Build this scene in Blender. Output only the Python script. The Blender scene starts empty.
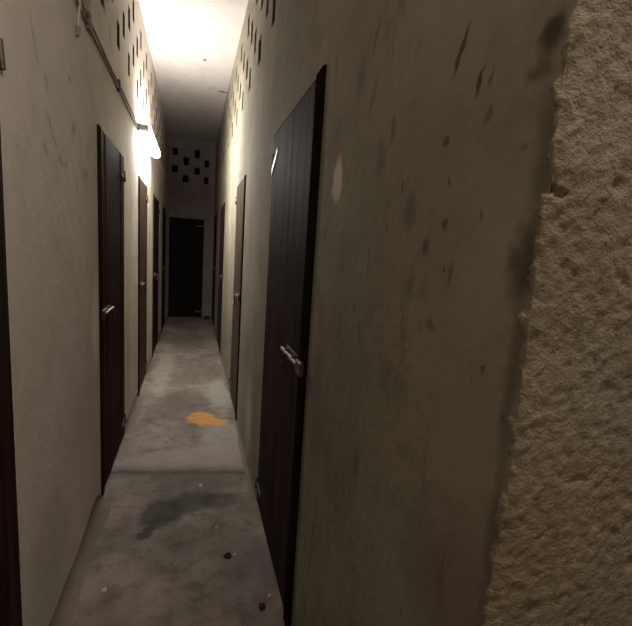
import bpy, bmesh, math, random
from math import sin, cos, pi, radians
from mathutils import Vector, Matrix, noise

# ------------------------------------------------------------------ camera, world, light, exposure
SC = bpy.context.scene
COL = SC.collection
CAM_H = 1.47
F_PX, YAW, PITCH, ROLL = 409.9, 0.2975, 0.14604, 0.06613
fw = Vector((sin(YAW)*cos(PITCH), cos(YAW)*cos(PITCH), -sin(PITCH)))
r0 = Vector((cos(YAW), -sin(YAW), 0)); u0 = r0.cross(fw)
rt = cos(ROLL)*r0 + sin(ROLL)*u0
up = -sin(ROLL)*r0 + cos(ROLL)*u0
cd = bpy.data.cameras.new('camera'); cd.sensor_fit = 'HORIZONTAL'; cd.sensor_width = 36.0
cd.lens = F_PX/632*36.0; cd.clip_start = 0.02
cam = bpy.data.objects.new('camera', cd); COL.objects.link(cam)
m3 = Matrix((rt, up, -fw)).transposed().to_4x4()
cam.matrix_world = Matrix.Translation((0, 0, CAM_H)) @ m3
SC.camera = cam

W = bpy.data.worlds.new('night'); SC.world = W; W.use_nodes = True
W.node_tree.nodes['Background'].inputs[0].default_value = (.6, .55, .5, 1)
W.node_tree.nodes['Background'].inputs[1].default_value = .0006

# the lamp of the entrance space, overhead beside the camera
el = bpy.data.lights.new('entrance_lamp_light', 'POINT'); el.energy = 54.0
el.color = (1.0, .89, .78); el.shadow_soft_size = .06
elo = bpy.data.objects.new('entrance_lamp_light', el); elo.location = (.56, -.02, 2.85); COL.objects.link(elo)
TUBE_E = 135.0
TUBE_COL = (1.0, .955, .90, 1)

SC.view_settings.view_transform = 'Standard'
SC.view_settings.look = 'None'
SC.view_settings.exposure = 0.0
SC.view_settings.gamma = 1.0
SC.view_settings.use_curve_mapping = False

# ------------------------------------------------------------------ measures
XL, XR, HC, YE = -.477, .388, 3.46, 8.63     # corridor walls, ceiling, end wall
XS, YP, YB = 2.0, .384, -1.5                  # entrance space: right side, pier face, back
DH = 2.04
rnd = random.Random(5)

# ------------------------------------------------------------------ node helpers
class NT:
    def __init__(s, name, rough=.9):
        s.m = bpy.data.materials.new(name); s.m.use_nodes = True
        s.t = s.m.node_tree; s.b = s.t.nodes['Principled BSDF']
        s.b.inputs['Roughness'].default_value = rough
        s.b.inputs['Specular IOR Level'].default_value = .3
        s.tc = s.t.nodes.new('ShaderNodeTexCoord')
        s.co = s.tc.outputs['Object']
    def n(s, kind, **kw):
        x = s.t.nodes.new(kind)
        for k, v in kw.items(): setattr(x, k, v)
        return x
    def l(s, a, b): s.t.links.new(a, b)
    def noise(s, scale, detail=4, rough=.6, stretch=None, off=None, co=None):
        x = s.n('ShaderNodeTexNoise'); x.inputs['Scale'].default_value = scale
        x.inputs['Detail'].default_value = detail; x.inputs['Roughness'].default_value = rough
        c = co or s.co
        if stretch or off:
            mp = s.n('ShaderNodeMapping'); s.l(c, mp.inputs[0])
            if stretch: mp.inputs['Scale'].default_value = stretch
            if off: mp.inputs['Location'].default_value = off
            c = mp.outputs[0]
        s.l(c, x.inputs['Vector']); return x.outputs['Fac']
    def ramp(s, v, a, b, lo=0., hi=1., smooth=True):
        x = s.n('ShaderNodeMapRange'); x.interpolation_type = 'SMOOTHSTEP' if smooth else 'LINEAR'
        s.l(v, x.inputs[0])
        for i, q in zip((1, 2, 3, 4), (a, b, lo, hi)): x.inputs[i].default_value = q
        return x.outputs[0]
    def math(s, op, a, b):
        x = s.n('ShaderNodeMath'); x.operation = op
        for i, q in enumerate((a, b)):
            if isinstance(q, (int, float)): x.inputs[i].default_value = q
            else: s.l(q, x.inputs[i])
        return x.outputs[0]
    def mix(s, fac, a, b, mode='MIX'):
        x = s.n('ShaderNodeMix'); x.data_type = 'RGBA'; x.blend_type = mode
        if isinstance(fac, (int, float)): x.inputs[0].default_value = fac
        else: s.l(fac, x.inputs[0])
        for i, q in ((6, a), (7, b)):
            if isinstance(q, tuple): x.inputs[i].default_value = (*q[:3], 1)
            else: s.l(q, x.inputs[i])
        return x.outputs[2]
    def warp(s, scale, amp, detail=3):
        x = s.n('ShaderNodeTexNoise'); x.inputs['Scale'].default_value = scale; x.inputs['Detail'].default_value = detail
        s.l(s.co, x.inputs['Vector'])
        y = s.n('ShaderNodeVectorMath'); y.operation = 'SUBTRACT'; s.l(x.outputs['Color'], y.inputs[0]); y.inputs[1].default_value = (.5, .5, .5)
        z = s.n('ShaderNodeVectorMath'); z.operation = 'SCALE'; s.l(y.outputs[0], z.inputs[0]); z.inputs['Scale'].default_value = amp
        w = s.n('ShaderNodeVectorMath'); w.operation = 'ADD'; s.l(s.co, w.inputs[0]); s.l(z.outputs[0], w.inputs[1])
        return w.outputs[0]
    def spot(s, co, c, r, soft=.5, ang=0., plane='yz'):
        """1 inside an ellipse on the surface; c centre, r radii, turned by ang in the plane"""
        mp = s.n('ShaderNodeMapping'); mp.vector_type = 'TEXTURE'
        if plane == 'yz':
            mp.inputs['Location'].default_value = (0, *c); mp.inputs['Rotation'].default_value = (ang, 0, 0); mp.inputs['Scale'].default_value = (1e4, *r)
        else:
            mp.inputs['Location'].default_value = (*c, 0); mp.inputs['Rotation'].default_value = (0, 0, ang); mp.inputs['Scale'].default_value = (*r, 1e4)
        s.l(co, mp.inputs[0])
        ln = s.n('ShaderNodeVectorMath'); ln.operation = 'LENGTH'; s.l(mp.outputs[0], ln.inputs[0])
        return s.ramp(ln.outputs['Value'], 1-soft, 1+soft, 1., 0.)
    def bump(s, h, strength, dist):
        x = s.n('ShaderNodeBump'); x.inputs['Strength'].default_value = strength; x.inputs['Distance'].default_value = dist
        s.l(h, x.inputs['Height'])
        prev = s.b.inputs['Normal'].links
        if prev: s.l(prev[0].from_socket, x.inputs['Normal'])
        s.l(x.outputs[0], s.b.inputs['Normal'])
    def out(s, col): s.l(col, s.b.inputs['Base Color']); return s.m

def plaster(name, base, pale, dark, spots=(), streaks=.5, plane='yz', bumpd=.012):
    N = NT(name, .88)
    a = N.noise(1.6, 5, .6); b = N.noise(7, 5, .65, off=(3, 1, 2))
    col = N.mix(N.ramp(a, .3, .72), base, pale)
    col = N.mix(N.math('MULTIPLY', N.ramp(b, .48, .78), .45), col, dark)
    st = N.noise(1, 4, .6, stretch=(6, 15, 4.5) if plane == 'yz' else (9, 9, 5))
    col = N.mix(N.math('MULTIPLY', N.ramp(st, .6, .78), streaks), col, dark)
    fl = N.noise(1, 3, .5, stretch=(20, 45, 14), off=(1, 7, 3))
    col = N.mix(N.math('MULTIPLY', N.ramp(fl, .7, .76), streaks*1.1), col, (dark[0]*.45, dark[1]*.45, dark[2]*.45))
    wc = N.warp(22, .05); wf = N.warp(60, .018)
    for (c, r, colr, k, soft, ang) in spots:
        f = N.spot(wf if min(r) < .02 else wc, c, r, soft, ang, 'xy' if plane == 'xy' else 'yz')
        col = N.mix(N.math('MULTIPLY', f, k), col, colr)
    N.bump(N.noise(5, 4, .55), .5, bumpd*1.6)
    N.bump(N.noise(38, 5, .65), .5, bumpd*.35)
    return N.out(col)

DK = (.035, .026, .02)
right_spots = [
 ((.41, 1.475), (.022, .05), DK, .75, .6, .1), ((.40, 1.60), (.018, .07), DK, .55, .7, 0), ((.405, 1.33), (.012, .1), DK, .5, .7, 0), ((.40, 1.1), (.012, .1), DK, .5, .7, 0),
 ((.418, 1.735), (.016, .022), DK, .9, .6, .2), ((.43, 1.70), (.02, .012), DK, .6, .6, 0),
 ((.597, 1.79), (.006, .034), DK, .85, .4, .45), ((.543, 1.727), (.005, .018), DK, .9, .5, .3), ((.517, 1.724), (.004, .013), DK, .5, .5, .3),
 ((.513, 1.675), (.007, .012), DK, .55, .5, .3), ((.611, 1.66), (.008, .01), DK, .7, .5, 0), ((.589, 1.53), (.006, .01), DK, .65, .5, 0),
 ((.811, 1.733), (.009, .024), DK, .5, .6, 0), ((.93, 1.83), (.010, .04), DK, .4, .6, .4), ((.71, 1.56), (.02, .03), DK, .45, .7, 0),
 ((.64, 1.494), (.01, .014), DK, .6, .6, 0), ((.86, 1.68), (.02, .04), DK, .35, .7, 0), ((.94, 1.96), (.01, .035), DK, .4, .6, .4),
 ((1.02, 1.9), (.02, .04), DK, .35, .8, 0), ((.56, 1.45), (.006, .02), DK, .5, .6, .2), ((.60, 1.36), (.012, .008), DK, .5, .6, .2),
 ((1.14, 1.672), (.038, .06), (.56, .51, .41), 1., .3, .1), ((1.15, 1.76), (.035, .03), (.27, .16, .07), .7, .5, 0),
 ((.46, .95), (.14, .12), (.14, .11, .11), .5, .7, 0), ((.9, 1.0), (.06, .25), (.17, .13, .09), .35, .7, .1),
 ((1.2, 1.0), (.05, .25), (.15, .11, .07), .4, .7, 0), ((2.5, 1.75), (.12, .3), (.2, .15, .09), .45, .8, 0),
 ((2.7, .35), (.12, .28), (.5, .47, .4), .5, .7, 0), ((2.9, 1.45), (.05, .12), (.2, .16, .1), .45, .7, 0),
 ((2.75, 2.0), (.15, .3), (.22, .17, .1), .4, .8, 0),
]
left_spots = [
 ((1.63, 1.75), (.03, .012), DK, .3, .6, -.5), ((1.73, 1.80), (.035, .01), DK, .3, .6, -.6), ((1.8, 1.745), (.03, .015), DK, .3, .6, -.3), ((1.86, 1.74), (.016, .012), DK, .3, .6, 0),
 ((1.68, 1.85), (.04, .008), DK, .35, .6, -.7), ((1.94, 2.08), (.012, .014), DK, .6, .6, 0), ((1.56, 2.05), (.008, .07), DK, .3, .6, .5), ((1.98, 1.9), (.02, .03), DK, .4, .6, -.4),
 ((1.66, 1.97), (.012, .03), DK, .3, .6, .3), ((2.16, 1.75), (.05, .02), DK, .3, .7, .4),
 ((1.78, .62), (.035, .11), (.62, .58, .5), .6, .5, 0), ((2.34, 1.02), (.09, .20), (.92, .89, .85), .95, .5, 0), ((2.37, 1.25), (.03, .1), (.86, .83, .78), .5, .5, .2),
 ((1.55, .25), (.2, .25), (.42, .41, .36), .5, .8, 0), ((3.45, .8), (.08, .5), (.5, .47, .34), .6, .6, 0), ((3.6, 1.6), (.07, .3), (.45, .4, .28), .4, .7, 0),
 ((2.62, 2.70), (.02, .05), DK, .75, .6, .3), ((2.7, 2.76), (.05, .014), DK, .6, .6, .5), ((2.79, 2.62), (.012, .05), DK, .6, .5, .1),
]
M = {}
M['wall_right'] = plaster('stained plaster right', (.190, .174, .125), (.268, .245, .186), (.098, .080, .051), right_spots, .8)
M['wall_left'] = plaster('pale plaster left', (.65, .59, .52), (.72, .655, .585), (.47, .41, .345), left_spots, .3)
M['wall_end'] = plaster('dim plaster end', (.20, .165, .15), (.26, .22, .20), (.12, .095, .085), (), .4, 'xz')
M['ceiling'] = plaster('ceiling plaster', (.47, .43, .405), (.53, .49, .465), (.34, .30, .265),
    [((.081, 5.0), (.02, .03), DK, .75, .5, 0), ((.33, 5.86), (.06, .025), DK, .85, .5, 0), ((-.185, 4.37), (.015, .02), DK, .5, .5, 0)], .12, 'xy')
M['plain'] = plaster('entrance plaster', (.42, .36, .29), (.5, .43, .35), (.25, .2, .15), (), .3)

M['vent_shade'] = plaster('shaded vent reveal', (.085, .065, .05), (.12, .095, .075), (.05, .04, .03), (), .3)  # vent hole sides: the shade inside the holes is put into this dark colour

M['cove'] = plaster('dirty mortar', (.15, .125, .104), (.22, .188, .16), (.08, .063, .052), (), .4)

def floor_mat():
    N = NT('worn concrete', .82)
    a = N.noise(2.2, 5, .6); b = N.noise(11, 6, .7, off=(2, 5, 1)); c = N.noise(45, 4, .7)
    col = N.mix(N.ramp(a, .32, .7), (.155, .128, .107), (.30, .258, .218))
    col = N.mix(N.math('MULTIPLY', N.ramp(b, .46, .66), .6), col, (.115, .093, .077))
    col = N.mix(N.math('MULTIPLY', N.ramp(c, .6, .72), .45), col, (.42, .38, .33))
    wc = N.warp(9, .16, 5); wf = N.warp(28, .07, 4)
    def sp(co, c, r, colr, k, soft, ang=0):
        nonlocal col
        col = N.mix(N.math('MULTIPLY', N.spot(co, c, r, soft, ang, 'xy'), k), col, colr)
    BR = (.125, .10, .083)
    sp(wc, (0., 3.75), (.22, .5), BR, .55, .35, .2)        # brown worn area beyond the crack
    sp(wc, (.1, 4.75), (.28, .35), BR, .5, .35)
    sp(wc, (0., 6.6), (.3, .7), BR, .5, .5)
    sp(wc, (.25, 3.1), (.16, .3), (.36, .345, .31), .55, .4)
    sp(wc, (.28, 4.1), (.13, .4), (.37, .36, .32), .6, .4)
    sp(wc, (0., 2.78), (.5, .15), (.36, .325, .28), .6, .35)
    sp(wc, (-.3, 5.0), (.1, .9), (.38, .345, .3), .5, .5)
    WET = (.042, .040, .030)
    sp(wf, (-.13, 2.20), (.12, .13), WET, .85, .25, -.5)    # damp patch
    sp(wf, (.03, 2.28), (.13, .10), WET, .75, .3)
    sp(wf, (.17, 2.26), (.12, .08), WET, .6, .35)
    sp(wf, (-.2, 2.05), (.035, .06), WET, .8, .3, -.5)
    sp(wf, (.1, 2.45), (.25, .09), (.11, .10, .085), .55, .4)
    OR = (.64, .31, .06)                                   # spilt orange powder, swept into streaks
    sm = N.ramp(N.noise(1, 4, .7, stretch=(7, 26, 1), off=(3, 1, 0)), .33, .50)
    wo = N.warp(11, .16, 5)
    f1 = N.math('MULTIPLY', N.spot(wo, (.10, 3.46), (.11, .15), .25, .5, 'xy'), sm)
    f2 = N.math('MULTIPLY', N.spot(wo, (.21, 3.38), (.12, .06), .25, -.2, 'xy'), .85)
    col = N.mix(N.math('MULTIPLY', N.math('MAXIMUM', f1, f2), .9), col, OR)
    # slab joint, slightly askew across the corridor
    sep = N.n('ShaderNodeSeparateXYZ'); N.l(N.warp(14, .03, 3), sep.inputs[0])
    d = N.math('ADD', sep.outputs[1], N.math('MULTIPLY', sep.outputs[0], .17))
    d = N.math('ABSOLUTE', N.math('SUBTRACT', d, 2.60), 0)
    crack = N.ramp(d, .006, .032, 1, 0)
    col = N.mix(N.math('MULTIPLY', crack, .9), col, (.045, .037, .03))
    soot = N.ramp(d, .02, .11, .6, 0); col = N.mix(soot, col, (.12, .10, .085))
    N.bump(N.noise(6, 5, .6), .6, .02)
    N.bump(b, .5, .012); N.bump(c, .5, .004)
    rg = N.ramp(b, .3, .7, .62, .92); N.l(rg, N.b.inputs['Roughness'])
    return N.out(col)
M['floor'] = floor_mat()

def wood(name, c1, c2, rough=.6):
    N = NT(name, rough)
    g = N.noise(1, 5, .65, stretch=(30, 30, 1.6)); h = N.noise(2.5, 3, .5)
    col = N.mix(N.ramp(g, .3, .72), c1, c2)
    col = N.mix(N.math('MULTIPLY', N.ramp(h, .45, .75), .4), col, (c1[0]*.5, c1[1]*.5, c1[2]*.5))
    N.bump(g, .4, .004); N.b.inputs['Specular IOR Level'].default_value = .04 if 'board' in name else 0.; return N.out(col)
M['door_dark'] = wood('dark brown boards', (.017, .0095, .008), (.056, .034, .029), .7)
M['door_brown'] = wood('greyed brown boards', (.05, .035, .027), (.095, .068, .053), .6)
M['frame_wood'] = wood('frame wood', (.028, .017, .011), (.055, .035, .022), .6)
M['frame_dark'] = wood('dark frame wood', (.010, .007, .006), (.020, .013, .010), .95)
M['door_black'] = wood('almost black boards', (.012, .010, .009), (.022, .018, .015), .8)

def metal(name, c, rough=.45, met=.9):
    N = NT(name, rough); N.b.inputs['Metallic'].default_value = met
    g = N.noise(60, 4, .6); return N.out(N.mix(N.ramp(g, .4, .7), c, (c[0]*.55, c[1]*.45, c[2]*.38)))
M['iron'] = metal('worn iron', (.16, .13, .11), .6, .6)
M['steel'] = metal('bare steel', (.72, .70, .66), .35, .8)
M['rod'] = metal('rubbed iron', (.34, .29, .26), .5, .7)
M['brass'] = metal('dull brass', (.55, .45, .28), .4, .8)
def plain(name, c, rough=.5):
    N = NT(name, rough); g = N.noise(25, 3, .5)
    return N.out(N.mix(N.ramp(g, .4, .7), c, tuple(q*.8 for q in c)))
M['cable'] = plain('dark cable sheath', (.28, .24, .20), .6)
M['cable_white'] = plain('pale cable sheath', (.55, .52, .47), .5)
M['plastic'] = plain('grey plastic', (.20, .18, .16), .5)
M['batten'] = plain('white enamel', (.75, .73, .68), .4)
M['stone'] = plain('pale grit', (.5, .46, .4), .9)
M['rag'] = plain('dark cloth', (.03, .026, .024), .95)
tm = bpy.data.materials.new('lit diffuser'); tm.use_nodes = True; tb = tm.node_tree.nodes['Principled BSDF']
tb.inputs['Base Color'].default_value = (.8, .8, .78, 1)
tb.inputs['Emission Color'].default_value = TUBE_COL; tb.inputs['Emission Strength'].default_value = TUBE_E
M['tube'] = tm

def render_mat():
    N = NT('rough cement render', .95)
    a = N.noise(5, 5, .6); b = N.noise(24, 5, .65, off=(1, 2, 3)); c = N.noise(95, 4, .7)
    col = N.mix(N.ramp(a, .3, .7), (.182, .154, .106), (.235, .205, .148))
    col = N.mix(N.math('MULTIPLY', N.ramp(b, .46, .72), .5), col, (.145, .115, .078))
    col = N.mix(N.math('MULTIPLY', N.ramp(N.noise(3.1, 3, .5, off=(5, 3, 1)), .5, .7), .45), col, (.22, .17, .10))
    col = N.mix(N.math('MULTIPLY', N.ramp(N.noise(2.3, 3, .5, off=(9, 3, 4)), .52, .68), .4), col, (.22, .208, .175))
    col = N.mix(N.math('MULTIPLY', N.ramp(N.noise(17, 4, .6, off=(2, 8, 4)), .68, .74), .75), col, (.09, .07, .045))
    N.bump(b, .4, .006); N.bump(c, .9, .006); N.bump(N.noise(210, 3, .6), .7, .0025)
    return N.out(col)
M['render'] = render_mat()

# ------------------------------------------------------------------ mesh helpers
def link(name, bm, mat, parent=None, smooth=False, normals=True):
    if normals: bmesh.ops.recalc_face_normals(bm, faces=bm.faces[:])
    me = bpy.data.meshes.new(name); bm.to_mesh(me); bm.free()
    if smooth: me.polygons.foreach_set('use_smooth', [True]*len(me.polygons))
    me.materials.append(mat)
    o = bpy.data.objects.new(name, me); COL.objects.link(o)
    if parent: o.parent = parent
    return o
def tag(o, label, cat, group=None, kind=None):
    if label: o['label'] = label
    if cat: o['category'] = cat
    if group: o['group'] = group
    if kind: o['kind'] = kind
    return o
def empty(name, loc, label, cat, group=None, kind=None):
    o = bpy.data.objects.new(name, None); COL.objects.link(o); o.location = loc; o.empty_display_size = .1
    return tag(o, label, cat, group, kind)
def quad(bm, a, b, c, d):
    return bm.faces.new([bm.verts.new(p) for p in (a, b, c, d)])
def box(bm, F, u0, u1, v0, v1, n0, n1, bev=0.):
    """box in a wall's own axes (u along, v up, n out), F maps them to space"""
    vs = [bm.verts.new(F(u, v, n)) for n in (n0, n1) for v in (v0, v1) for u in (u0, u1)]
    fs = [bm.faces.new([vs[i] for i in q]) for q in ((0, 1, 3, 2), (4, 6, 7, 5), (0, 4, 5, 1), (2, 3, 7, 6), (0, 2, 6, 4), (1, 5, 7, 3))]
    if bev:
        es = list({e for f in fs for e in f.edges})
        bmesh.ops.bevel(bm, geom=es, offset=bev, segments=1, affect='EDGES')
def tube(bm, pts, r, seg=8, cap=True):
    pts = [Vector(p) for p in pts]; rings = []
    for i, p in enumerate(pts):
        t = (pts[min(i+1, len(pts)-1)] - pts[max(i-1, 0)]).normalized()
        a = Vector((0, 0, 1)) if abs(t.z) < .9 else Vector((1, 0, 0))
        x = t.cross(a).normalized(); y = t.cross(x)
        rr = r[i] if isinstance(r, (list, tuple)) else r
        rings.append([bm.verts.new(p + rr*(cos(2*pi*k/seg)*x + sin(2*pi*k/seg)*y)) for k in range(seg)])
    for A, B in zip(rings, rings[1:]):
        for k in range(seg): bm.faces.new((A[k], A[(k+1) % seg], B[(k+1) % seg], B[k]))
    if cap: bm.faces.new(rings[0]); bm.faces.new(rings[-1])

def wall(name, F, u0, u1, doors, y0, vrows, mat, du, hw, hh, z0, depth=.13, dz=.16, seed=1, extra=()):
    """plastered wall with door openings below and a band of staggered vent holes above"""
    R = random.Random(seed); bm = bmesh.new()
    def q(a, b, c, d): return quad(bm, F(*a), F(*b), F(*c), F(*d))
    def rect(a, b, c, d): q((a, c, 0), (b, c, 0), (b, d, 0), (a, d, 0))
    def ringhole(a, b, c, d, H):
        O = [(a, c), (b, c), (b, d), (a, d)]
        for k in range(4):
            k2 = (k+1) % 4
            q((*O[k], 0), (*O[k2], 0), (*H[k2], 0), (*H[k], 0))
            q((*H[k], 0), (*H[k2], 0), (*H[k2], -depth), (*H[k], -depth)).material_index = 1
    zv0 = z0-dz/2; zv1 = z0+dz*(vrows-.5)
    # lower part with doors
    x = u0
    for (a, b, h) in sorted(doors):
        if a > x: rect(x, a, 0, zv0)
        rect(a, b, h, zv0)
        for s, e in (((a, 0), (a, h)), ((a, h), (b, h)), ((b, h), (b, 0))):
            q((*s, 0), (*e, 0), (*e, -depth), (*s, -depth))
        x = b
    if x < u1: rect(x, u1, 0, zv0)
    rect(u0, u1, zv1, HC)
    # vent band
    i0 = math.ceil((u0-(y0-du/2))/du); i1 = math.floor((u1-(y0-du/2))/du)
    ua = y0-du/2+i0*du; ub = y0-du/2+i1*du
    if ua > u0+1e-4: rect(u0, ua, zv0, zv1)
    if ub < u1-1e-4: rect(ub, u1, zv0, zv1)
    for i in range(i0, i1):
        for j in range(vrows):
            a = y0-du/2+i*du; c = zv0+j*dz
            if (i+j) % 2 == 0:
                cu = a+du/2+R.uniform(-.012, .012); cv = c+dz/2
                w = hw/2*R.uniform(.85, 1.1); h = min(hh/2*R.uniform(.9, 1.05), dz/2-.002); j4 = lambda: R.uniform(-.006, .006)
                ringhole(a, a+du, c, c+dz, [(cu-w+j4(), cv-h), (cu+w+j4(), cv-h+.004*R.random()), (cu+w+j4(), cv+h), (cu-w+j4(), cv+h-.005*R.random())])
            else: rect(a, a+du, c, c+dz)
    o = link(name, bm, mat, normals=False); o.data.materials.append(M['vent_shade'])
    return tag(o, None, None, None, 'structure')

FL = lambda u, v, n: (XL+n, u, v)
FR = lambda u, v, n: (XR-n, u, v)
FE = lambda u, v, n: (u, YE-n, v)
LD = [(.45, 1.30), (2.415, 3.255), (4.06, 4.80), (5.48, 6.36), (7.1, 7.85)]
RD = [(1.325, 2.205), (3.375, 4.09), (5.64, 6.46), (7.55, 8.35)]
op = lambda D: [(a, b, DH) for a, b in D]
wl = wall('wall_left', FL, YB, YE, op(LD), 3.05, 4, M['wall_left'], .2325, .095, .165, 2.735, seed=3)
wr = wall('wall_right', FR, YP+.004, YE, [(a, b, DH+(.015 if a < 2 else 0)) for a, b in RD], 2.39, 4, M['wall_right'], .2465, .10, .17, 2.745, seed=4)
we = wall('wall_end', FE, XL, XR, [(XL+.02, .20, 1.97)], -.165+.0, 4, M['wall_end'], .195, .10, .145, 2.72, seed=8)
for o, lb in ((wl, 'pale plastered left wall with dark doors and vent holes near the top'), (wr, 'stained plastered right wall with dark doors and vent holes near the top'), (we, 'dim plastered end wall with a cluster of square vent holes')):
    tag(o, lb, 'wall')

def slab(name, x0, x1, y0, y1, z, mat, label, cat):
    bm = bmesh.new()
    quad(bm, (x0, y0, z), (x1, y0, z), (x1, y1, z), (x0, y1, z))
    o = link(name, bm, mat, normals=False); return tag(o, label, cat, None, 'structure')
slab('floor', XL-.15, XS, YB, YE+.15, 0, M['floor'], 'worn grey concrete corridor floor with a damp patch and slab joint', 'floor')
slab('ceiling', XL, XS, YB, YE, HC, M['ceiling'], 'pale plastered corridor ceiling', 'ceiling')
bm = bmesh.new(); quad(bm, (XL, YB, 0), (XS, YB, 0), (XS, YB, HC), (XL, YB, HC)); tag(link('wall_back', bm, M['plain'], normals=False), 'plastered wall behind the entrance space', 'wall', None, 'structure')
bm = bmesh.new(); quad(bm, (XS, YB, 0), (XS, YP+.05, 0), (XS, YP+.05, HC), (XS, YB, HC)); tag(link('wall_side', bm, M['plain'], normals=False), 'plastered wall on the far side of the entrance space', 'wall', None, 'structure')

# rough rendered pier face at the corridor mouth, wrapping a little way round the corner
def pier():
    bm = bmesh.new()
    ss = []; s = -.075
    while s < XS-XR+.02:
        ss.append(s); s += .0035 if s < .32 else (.012 if s < .5 else .06)
    zs = []; z = 0.
    while z < HC:
        zs.append(z); z += .0045 if .8 < z < 1.9 else .03
    zs.append(HC)
    T = .005; rows = []
    for z in zs:
        # the corner wanders with height
        wob = .006*noise.noise((1.3, 0, z*6)) + .004*noise.noise((7.3, 0, z*21)) + .0025*noise.noise((3., 0, z*60))
        wob = min(wob, .002)
        if z < 1.555: wob -= .007*max(0, 1-max(0, 1.5-z)/.2)
        row = []
        for s in ss:
            if s < 0: p = Vector((XR-T, YP-s, z)); n = Vector((-1, 0, 0))
            else: p = Vector((XR-T+s, YP, z)); n = Vector((0, -1, 0))
            if -.015 < s < .015:
                t = (s+.015)/.03; n = Vector((-(1-t), -t, 0)).normalized()
                p -= n*(.006*(1-abs(s)/.015))
            if s < 0:
                end = .010+.010*noise.noise((0, 5, z*11))+.010*noise.noise((0, 9, z*38))+.006*noise.noise((0, 2, z*120))
                if -s > end: p.x = min(XR+.03, p.x+(-s-end)*4)
            q = Vector((p.x*1.0, p.y*1.0, z))
            d = .0012*noise.noise(q*22)+0.0024*noise.noise(q*62+Vector((3, 1, 0)))+.0015*noise.noise(q*112)+.0012*noise.noise(q*200)
            pit = noise.noise(q*34+Vector((9, 4, 2)))
            if pit > .4: d -= .009*(pit-.4)
            d -= .003*max(0, noise.noise(q*9+Vector((2, 2, 2))))
            if abs(z-(1.555+.01*noise.noise((p.x*30, 0, 0)))) < .003 and s < .03: d -= .006
            p += n*d; p.y -= wob*.0; p.x += wob if s < .06 else wob*max(0, (.1-s)/.04)
            row.append(bm.verts.new(p))
        rows.append(row)
    for A, B in zip(rows, rows[1:]):
        for i in range(len(ss)-1): bm.faces.new((A[i], A[i+1], B[i+1], B[i]))
    o = link('wall_front', bm, M['render'], smooth=True, normals=False)
    tag(o, 'coarse brown cement render on the wall end at the near right', 'wall', None, 'structure')
pier()

# mortar cove where wall meets floor
def cove(name, F, spans, r, mat, label):
    bm = bmesh.new()
    for a, b in spans:
        n = max(4, int((b-a)/.06)); prev = None
        for i in range(n+1):
            u = a+(b-a)*i/n; rr = r*(1+.45*noise.noise((u*5, r*9, 0)))*min(1, .15+min(u-a, b-u)/.08)
            ring = [bm.verts.new(F(u, rr*(1-cos(t)) if False else rr*(1-sin(t)), rr*(1-cos(t)))) for t in [k*pi/2/6 for k in range(7)]]
            if prev:
                for k in range(6): bm.faces.new((prev[k], prev[k+1], ring[k+1], ring[k]))
            prev = ring
    tag(link(name, bm, mat, smooth=True, normals=False), label, 'skirting', None, 'structure')
def gaps(D, a, b):
    out = []; x = a
    for p, q in D: out.append((x, p)); x = q
    out.append((x, b)); return [(p, q) for p, q in out if q-p > .05]
cove('baseboard_left', FL, gaps(LD, YB, YE-.01), .06, M['cove'], 'rounded mortar skirting along the left wall')
cove('baseboard_right', FR, gaps(RD, YP+.06, YE-.01), .028, M['cove'], 'rounded mortar skirting along the right wall')

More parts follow.
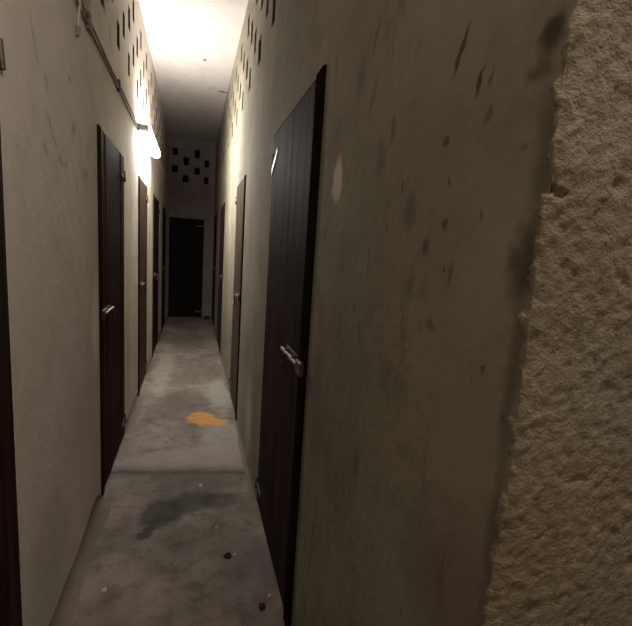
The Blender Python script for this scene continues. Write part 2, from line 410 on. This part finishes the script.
# ------------------------------------------------------------------ doors
def make_door(num, Fw, a, b, h, label, leafm, framem, side, near_frame=.05, boards=6, hinge_glint=False, bolt=True, seed=0):
    R = random.Random(seed*7+3)
    base = Vector(Fw(a, 0, 0)); w = b-a
    F = lambda u, v, n: Vector(Fw(a+u, v, n)) - base
    root = empty('door_%d' % num, base, label, 'door', None, 'structure')
    fwd = .006
    bm = bmesh.new(); e = .002
    box(bm, F, e, near_frame, .0, h-e, -.11, .010, .003)
    box(bm, F, w-.05, w-e, .0, h-e, -.11, -.047, .003)
    box(bm, F, near_frame, w-.05, h-.05, h-e, -.11, -.047, .003)
    link('frame', bm, framem, root)
    bm = bmesh.new(); x = near_frame+.004; X = w-fwd-.004; bw = (X-x)/boards
    for k in range(boards):
        t = R.uniform(-.002, .002)
        box(bm, F, x+k*bw+.0004, x+(k+1)*bw-.0004, .012+R.uniform(0, .006), h-.005, -.045, .003+t, .0015)
    leaf = link('leaf', bm, leafm, root)
    bm = bmesh.new()     # ledges nailed across the boards on the inner side
    for z in (.3, 1., 1.7): box(bm, F, x+.03, X-.03, z, z+.1, -.07, -.049)
    link('ledge', bm, framem, root)
    for z, nm in ((h-.13, 'top'), (.12, 'low')):
        bm = bmesh.new()
        if hinge_glint and nm == 'top':
            P = [(X, z-.075), (X-.135, z+.02), (X-.135, z+.036), (X, z-.035)]
            A = [bm.verts.new(F(u, v, .001)) for u, v in P]; B = [bm.verts.new(F(u, v, .0065)) for u, v in P]
            bm.faces.new(A); bm.faces.new(B)
            for k in range(4): bm.faces.new((A[k], A[(k+1) % 4], B[(k+1) % 4], B[k]))
        else: box(bm, F, X-.13, X, z-.016, z+.016, -.003, .008, .0015)
        if side != 'E': tube(bm, [F(w, z-.035, .008), F(w, z+.035, .004)], .007, 8)
        hg = link('hinge', bm, M['batten'] if (hinge_glint and nm == 'top') else M['iron'], root)  # white on the top strap paints in the glint of the lamp
        if hinge_glint and nm == 'top': hg['label'] = 'hinge strap at the top of the door, its lamp glint painted white'
    if bolt:
        bm = bmesh.new(); z = 1.06; n0 = near_frame
        box(bm, F, n0+.04, n0+.22, z-.022, z+.022, -.003, .007, .001)      # back plate
        for u in (.06, .18): box(bm, F, n0+u, n0+u+.02, z-.016, z+.016, -.003, .020, .002)
        bp = link('bolt', bm, M['iron'], root)
        bm = bmesh.new()
        tube(bm, [F(-.005+n0*.3, z, .018), F(n0+.26, z, .018)], .0075, 8)
        link('bolt_rod', bm, M['rod'], bp)
        bm = bmesh.new()
        tube(bm, [F(n0+.125, z, .018), F(n0+.125, z+.004, .038), F(n0+.127, z-.02, .044), F(n0+.13, z-.075, .036)], [.006, .006, .006, .0085], 8)
        link('bolt_handle', bm, M['iron'], bp)
        bm = bmesh.new(); box(bm, F, .008, n0-.008, z-.025, z+.025, .0095, .026, .003)
        link('keeper', bm, M['iron'], root)
    return root
S = dict(L='left', R='right')
make_door(1, FL, *LD[0], DH, 'dark brown door cut by the left edge of the photo, nearest on the left wall', M['door_dark'], M['frame_dark'], 'L', seed=1)
make_door(2, FL, *LD[1], DH, 'dark plank door in the left wall, before the lit wall lamp, full height in view', M['door_dark'], M['frame_wood'], 'L', seed=2)
make_door(3, FL, *LD[2], DH, 'narrow brown door in the left wall directly below the lit wall lamp', M['door_brown'], M['frame_wood'], 'L', seed=3)
make_door(4, FL, *LD[3], DH, 'narrow dark door in the left wall just beyond the lit wall lamp', M['door_dark'], M['frame_wood'], 'L', seed=4)
make_door(5, FL, *LD[4], DH, 'farthest dark door in the left wall, close to the end wall', M['door_dark'], M['frame_dark'], 'L', seed=5)
make_door(6, FR, *RD[0], DH+.015, 'large near-black plank door nearest on the right wall with a sliding bolt', M['door_dark'], M['frame_dark'], 'R', near_frame=.085, boards=7, hinge_glint=True, seed=6)
make_door(7, FR, *RD[1], DH, 'brown door in the right wall opposite the lamp, with a pale padlock', M['door_brown'], M['frame_wood'], 'R', near_frame=.05, seed=7)
make_door(8, FR, *RD[2], DH, 'thin-looking dark door in the brightest stretch of the right wall', M['door_dark'], M['frame_dark'], 'R', seed=8)
make_door(9, FR, *RD[3], DH, 'farthest dark door in the right wall, beside the end wall', M['door_dark'], M['frame_dark'], 'R', seed=9)
make_door(10, FE, XL+.02, .20, 1.97, 'black door in the end wall facing down the corridor', M['door_black'], M['frame_dark'], 'E', boards=5, bolt=False, seed=10)

# ------------------------------------------------------------------ lamp, cables, small things
LY0, LY1, LZ = 3.93, 5.05, 2.42
root = empty('wall_lamp', (XL, (LY0+LY1)/2, LZ), 'lit white tube lamp mounted lengthwise on the left wall', 'lamp')
FLM = lambda u, v, n: Vector((n, u-(LY1-LY0)/2, v))
L = LY1-LY0
bm = bmesh.new(); box(bm, FLM, 0, L, -.03, .03, .001, .03, .004); link('base', bm, M['batten'], root)
bm = bmesh.new(); tube(bm, [FLM(u, 0, .07) for u in (.03, .3, .6, .9, L-.03)], .042, 24); link('tube', bm, M['tube'], root, smooth=False)
for u0 in (0.012, L-.03):
    bm = bmesh.new(); box(bm, FLM, u0, u0+.018, -.03, .03, .03, .095, .006); link('end_cap', bm, M['batten'], root)

def cable(name, pts, r, mat, label, group=None):
    bm = bmesh.new(); tube(bm, pts, r, 8); o = link(name, bm, mat, None, smooth=True)
    return tag(o, label, 'cable', group)
def run(z, y0, y1, amp, seed):
    out = []; n = 60
    for i in range(n+1):
        y = y0+(y1-y0)*i/n
        out.append((XL+.009+.002*noise.noise((y*2, seed, 0)), y, z+amp*noise.noise((y*1.3, seed*3., 1))))
    return out
cable('electric_cable', run(2.405, .2, 3.925, .010, 1), .006, M['cable'], 'lower of two dark cables running along the left wall to the lamp')
cable('electric_cable', run(2.435, .2, 3.925, .010, 2), .0055, M['cable'], 'upper of two dark cables running along the left wall to the lamp')
for i, (y, lb) in enumerate(((2.22, 'dark cable clip on the left wall by the box and loose white wire'), (3.0, 'dark cable clip on the left wall midway between box and lamp'))):
    bm = bmesh.new(); box(bm, FL, y-.012, y+.012, 2.385, 2.455, .0005, .021, .003)
    tag(link('cable_clip', bm, M['plastic']), lb, 'cable clip', 'cable clips on the left wall')
root = empty('junction_box', (XL, 2.06, 2.49), 'dark junction box at the top left where the cables meet', 'junction box')
bm = bmesh.new(); box(bm, lambda u, v, n: Vector((n, u, v)), -.055, .055, -.03, .06, .001, .045, .006); link('box_body', bm, M['plastic'], root)
bm = bmesh.new(); box(bm, lambda u, v, n: Vector((n, u, v)), -.05, .05, -.025, .055, .045, .052, .003); link('lid', bm, M['cable'], root)
root = empty('loose_wire', (XL, 2.05, 2.44), 'short pale wire hanging from the junction box with a dark end', 'wire')
bm = bmesh.new(); tube(bm, [(.01, .01, .02), (.014, .005, -.03), (.011, -.005, -.08), (.012, -.02, -.13)], .0055, 8); link('sheath', bm, M['cable_white'], root, smooth=True)
bm = bmesh.new(); tube(bm, [(.012, -.02, -.13), (.013, -.026, -.165)], [.009, .007], 8); link('plug_end', bm, M['cable'], root)
root = empty('loose_wire', (XL, 2.2, 2.46), 'stub of white wire sticking up beside the cable clip', 'wire')
bm = bmesh.new(); tube(bm, [(.012, .0, -.01), (.02, .01, .03), (.02, .0, .09)], .007, 8); link('sheath', bm, M['cable_white'], root, smooth=True)

def padlock(x, y, z, s, label, mat):
    root = empty('padlock', (x, y, z), label, 'padlock')
    f = lambda u, v, n: Vector((n, u, v))
    bm = bmesh.new(); box(bm, f, -.025, .025, -.05, 0, -.010, .010, .004); link('body', bm, mat, root)
    bm = bmesh.new(); pts = [(0, -.016, -.004), (0, -.016, .018)]+[(0, -.016*cos(t), .018+.016*sin(t)) for t in [k*pi/8 for k in range(1, 8)]]+[(0, .016, .018), (0, .016, -.004)]
    tube(bm, pts, .004, 8); link('shackle', bm, M['steel'], root, smooth=True)
padlock(XR-.040, 3.575, 1.03, 1, 'pale padlock hanging on the bolt of the brown right-hand door', M['batten'])

# bits on the floor
def grit(x, y, r, label, mat, seed, flat=.5, name='pebble', cat='pebble', group=None):
    bm = bmesh.new(); bmesh.ops.create_icosphere(bm, subdivisions=2, radius=1)
    for v in bm.verts:
        d = 1+.35*noise.noise(v.co*1.4+Vector((seed*3.1, 0, 0)))
        v.co = Vector((v.co.x*r*d, v.co.y*r*d*1.2, max(-.2, v.co.z)*r*flat*d))
    zmin = min(v.co.z for v in bm.verts)
    for v in bm.verts: v.co.z -= zmin
    o = link(name, bm, mat); o.location = (x, y, 0.0); return tag(o, label, cat, group)
grit(.077, 2.43, .012, 'pale crumb of plaster beside the slab joint, above the damp patch', M['stone'], 1)
grit(.345, 1.53, .009, 'pale crumb by the foot of the nearest right-hand door', M['stone'], 2)
grit(.305, 1.485, .016, 'dark lump of dirt by the foot of the nearest right-hand door', M['rag'], 3, name='dirt_lump', cat='dirt')
grit(.225, 1.80, .011, 'pale crumb in the scuffed spot right of the floor centre', M['stone'], 4)
grit(.19, 1.80, .018, 'flat brown chip in the scuffed spot right of the floor centre', M['frame_wood'], 5, .3, name='wood_chip', cat='chip')
grit(.15, 2.02, .009, 'small pale crumb just in front of the damp patch', M['stone'], 6)
grit(-.33, 1.71, .011, 'pale crumb near the left wall at the bottom of the photo', M['stone'], 7)
grit(.29, 8.5, .065, 'dark crumpled rag on the floor at the foot of the end wall', M['rag'], 8, .7, name='crumpled_rag', cat='rag')
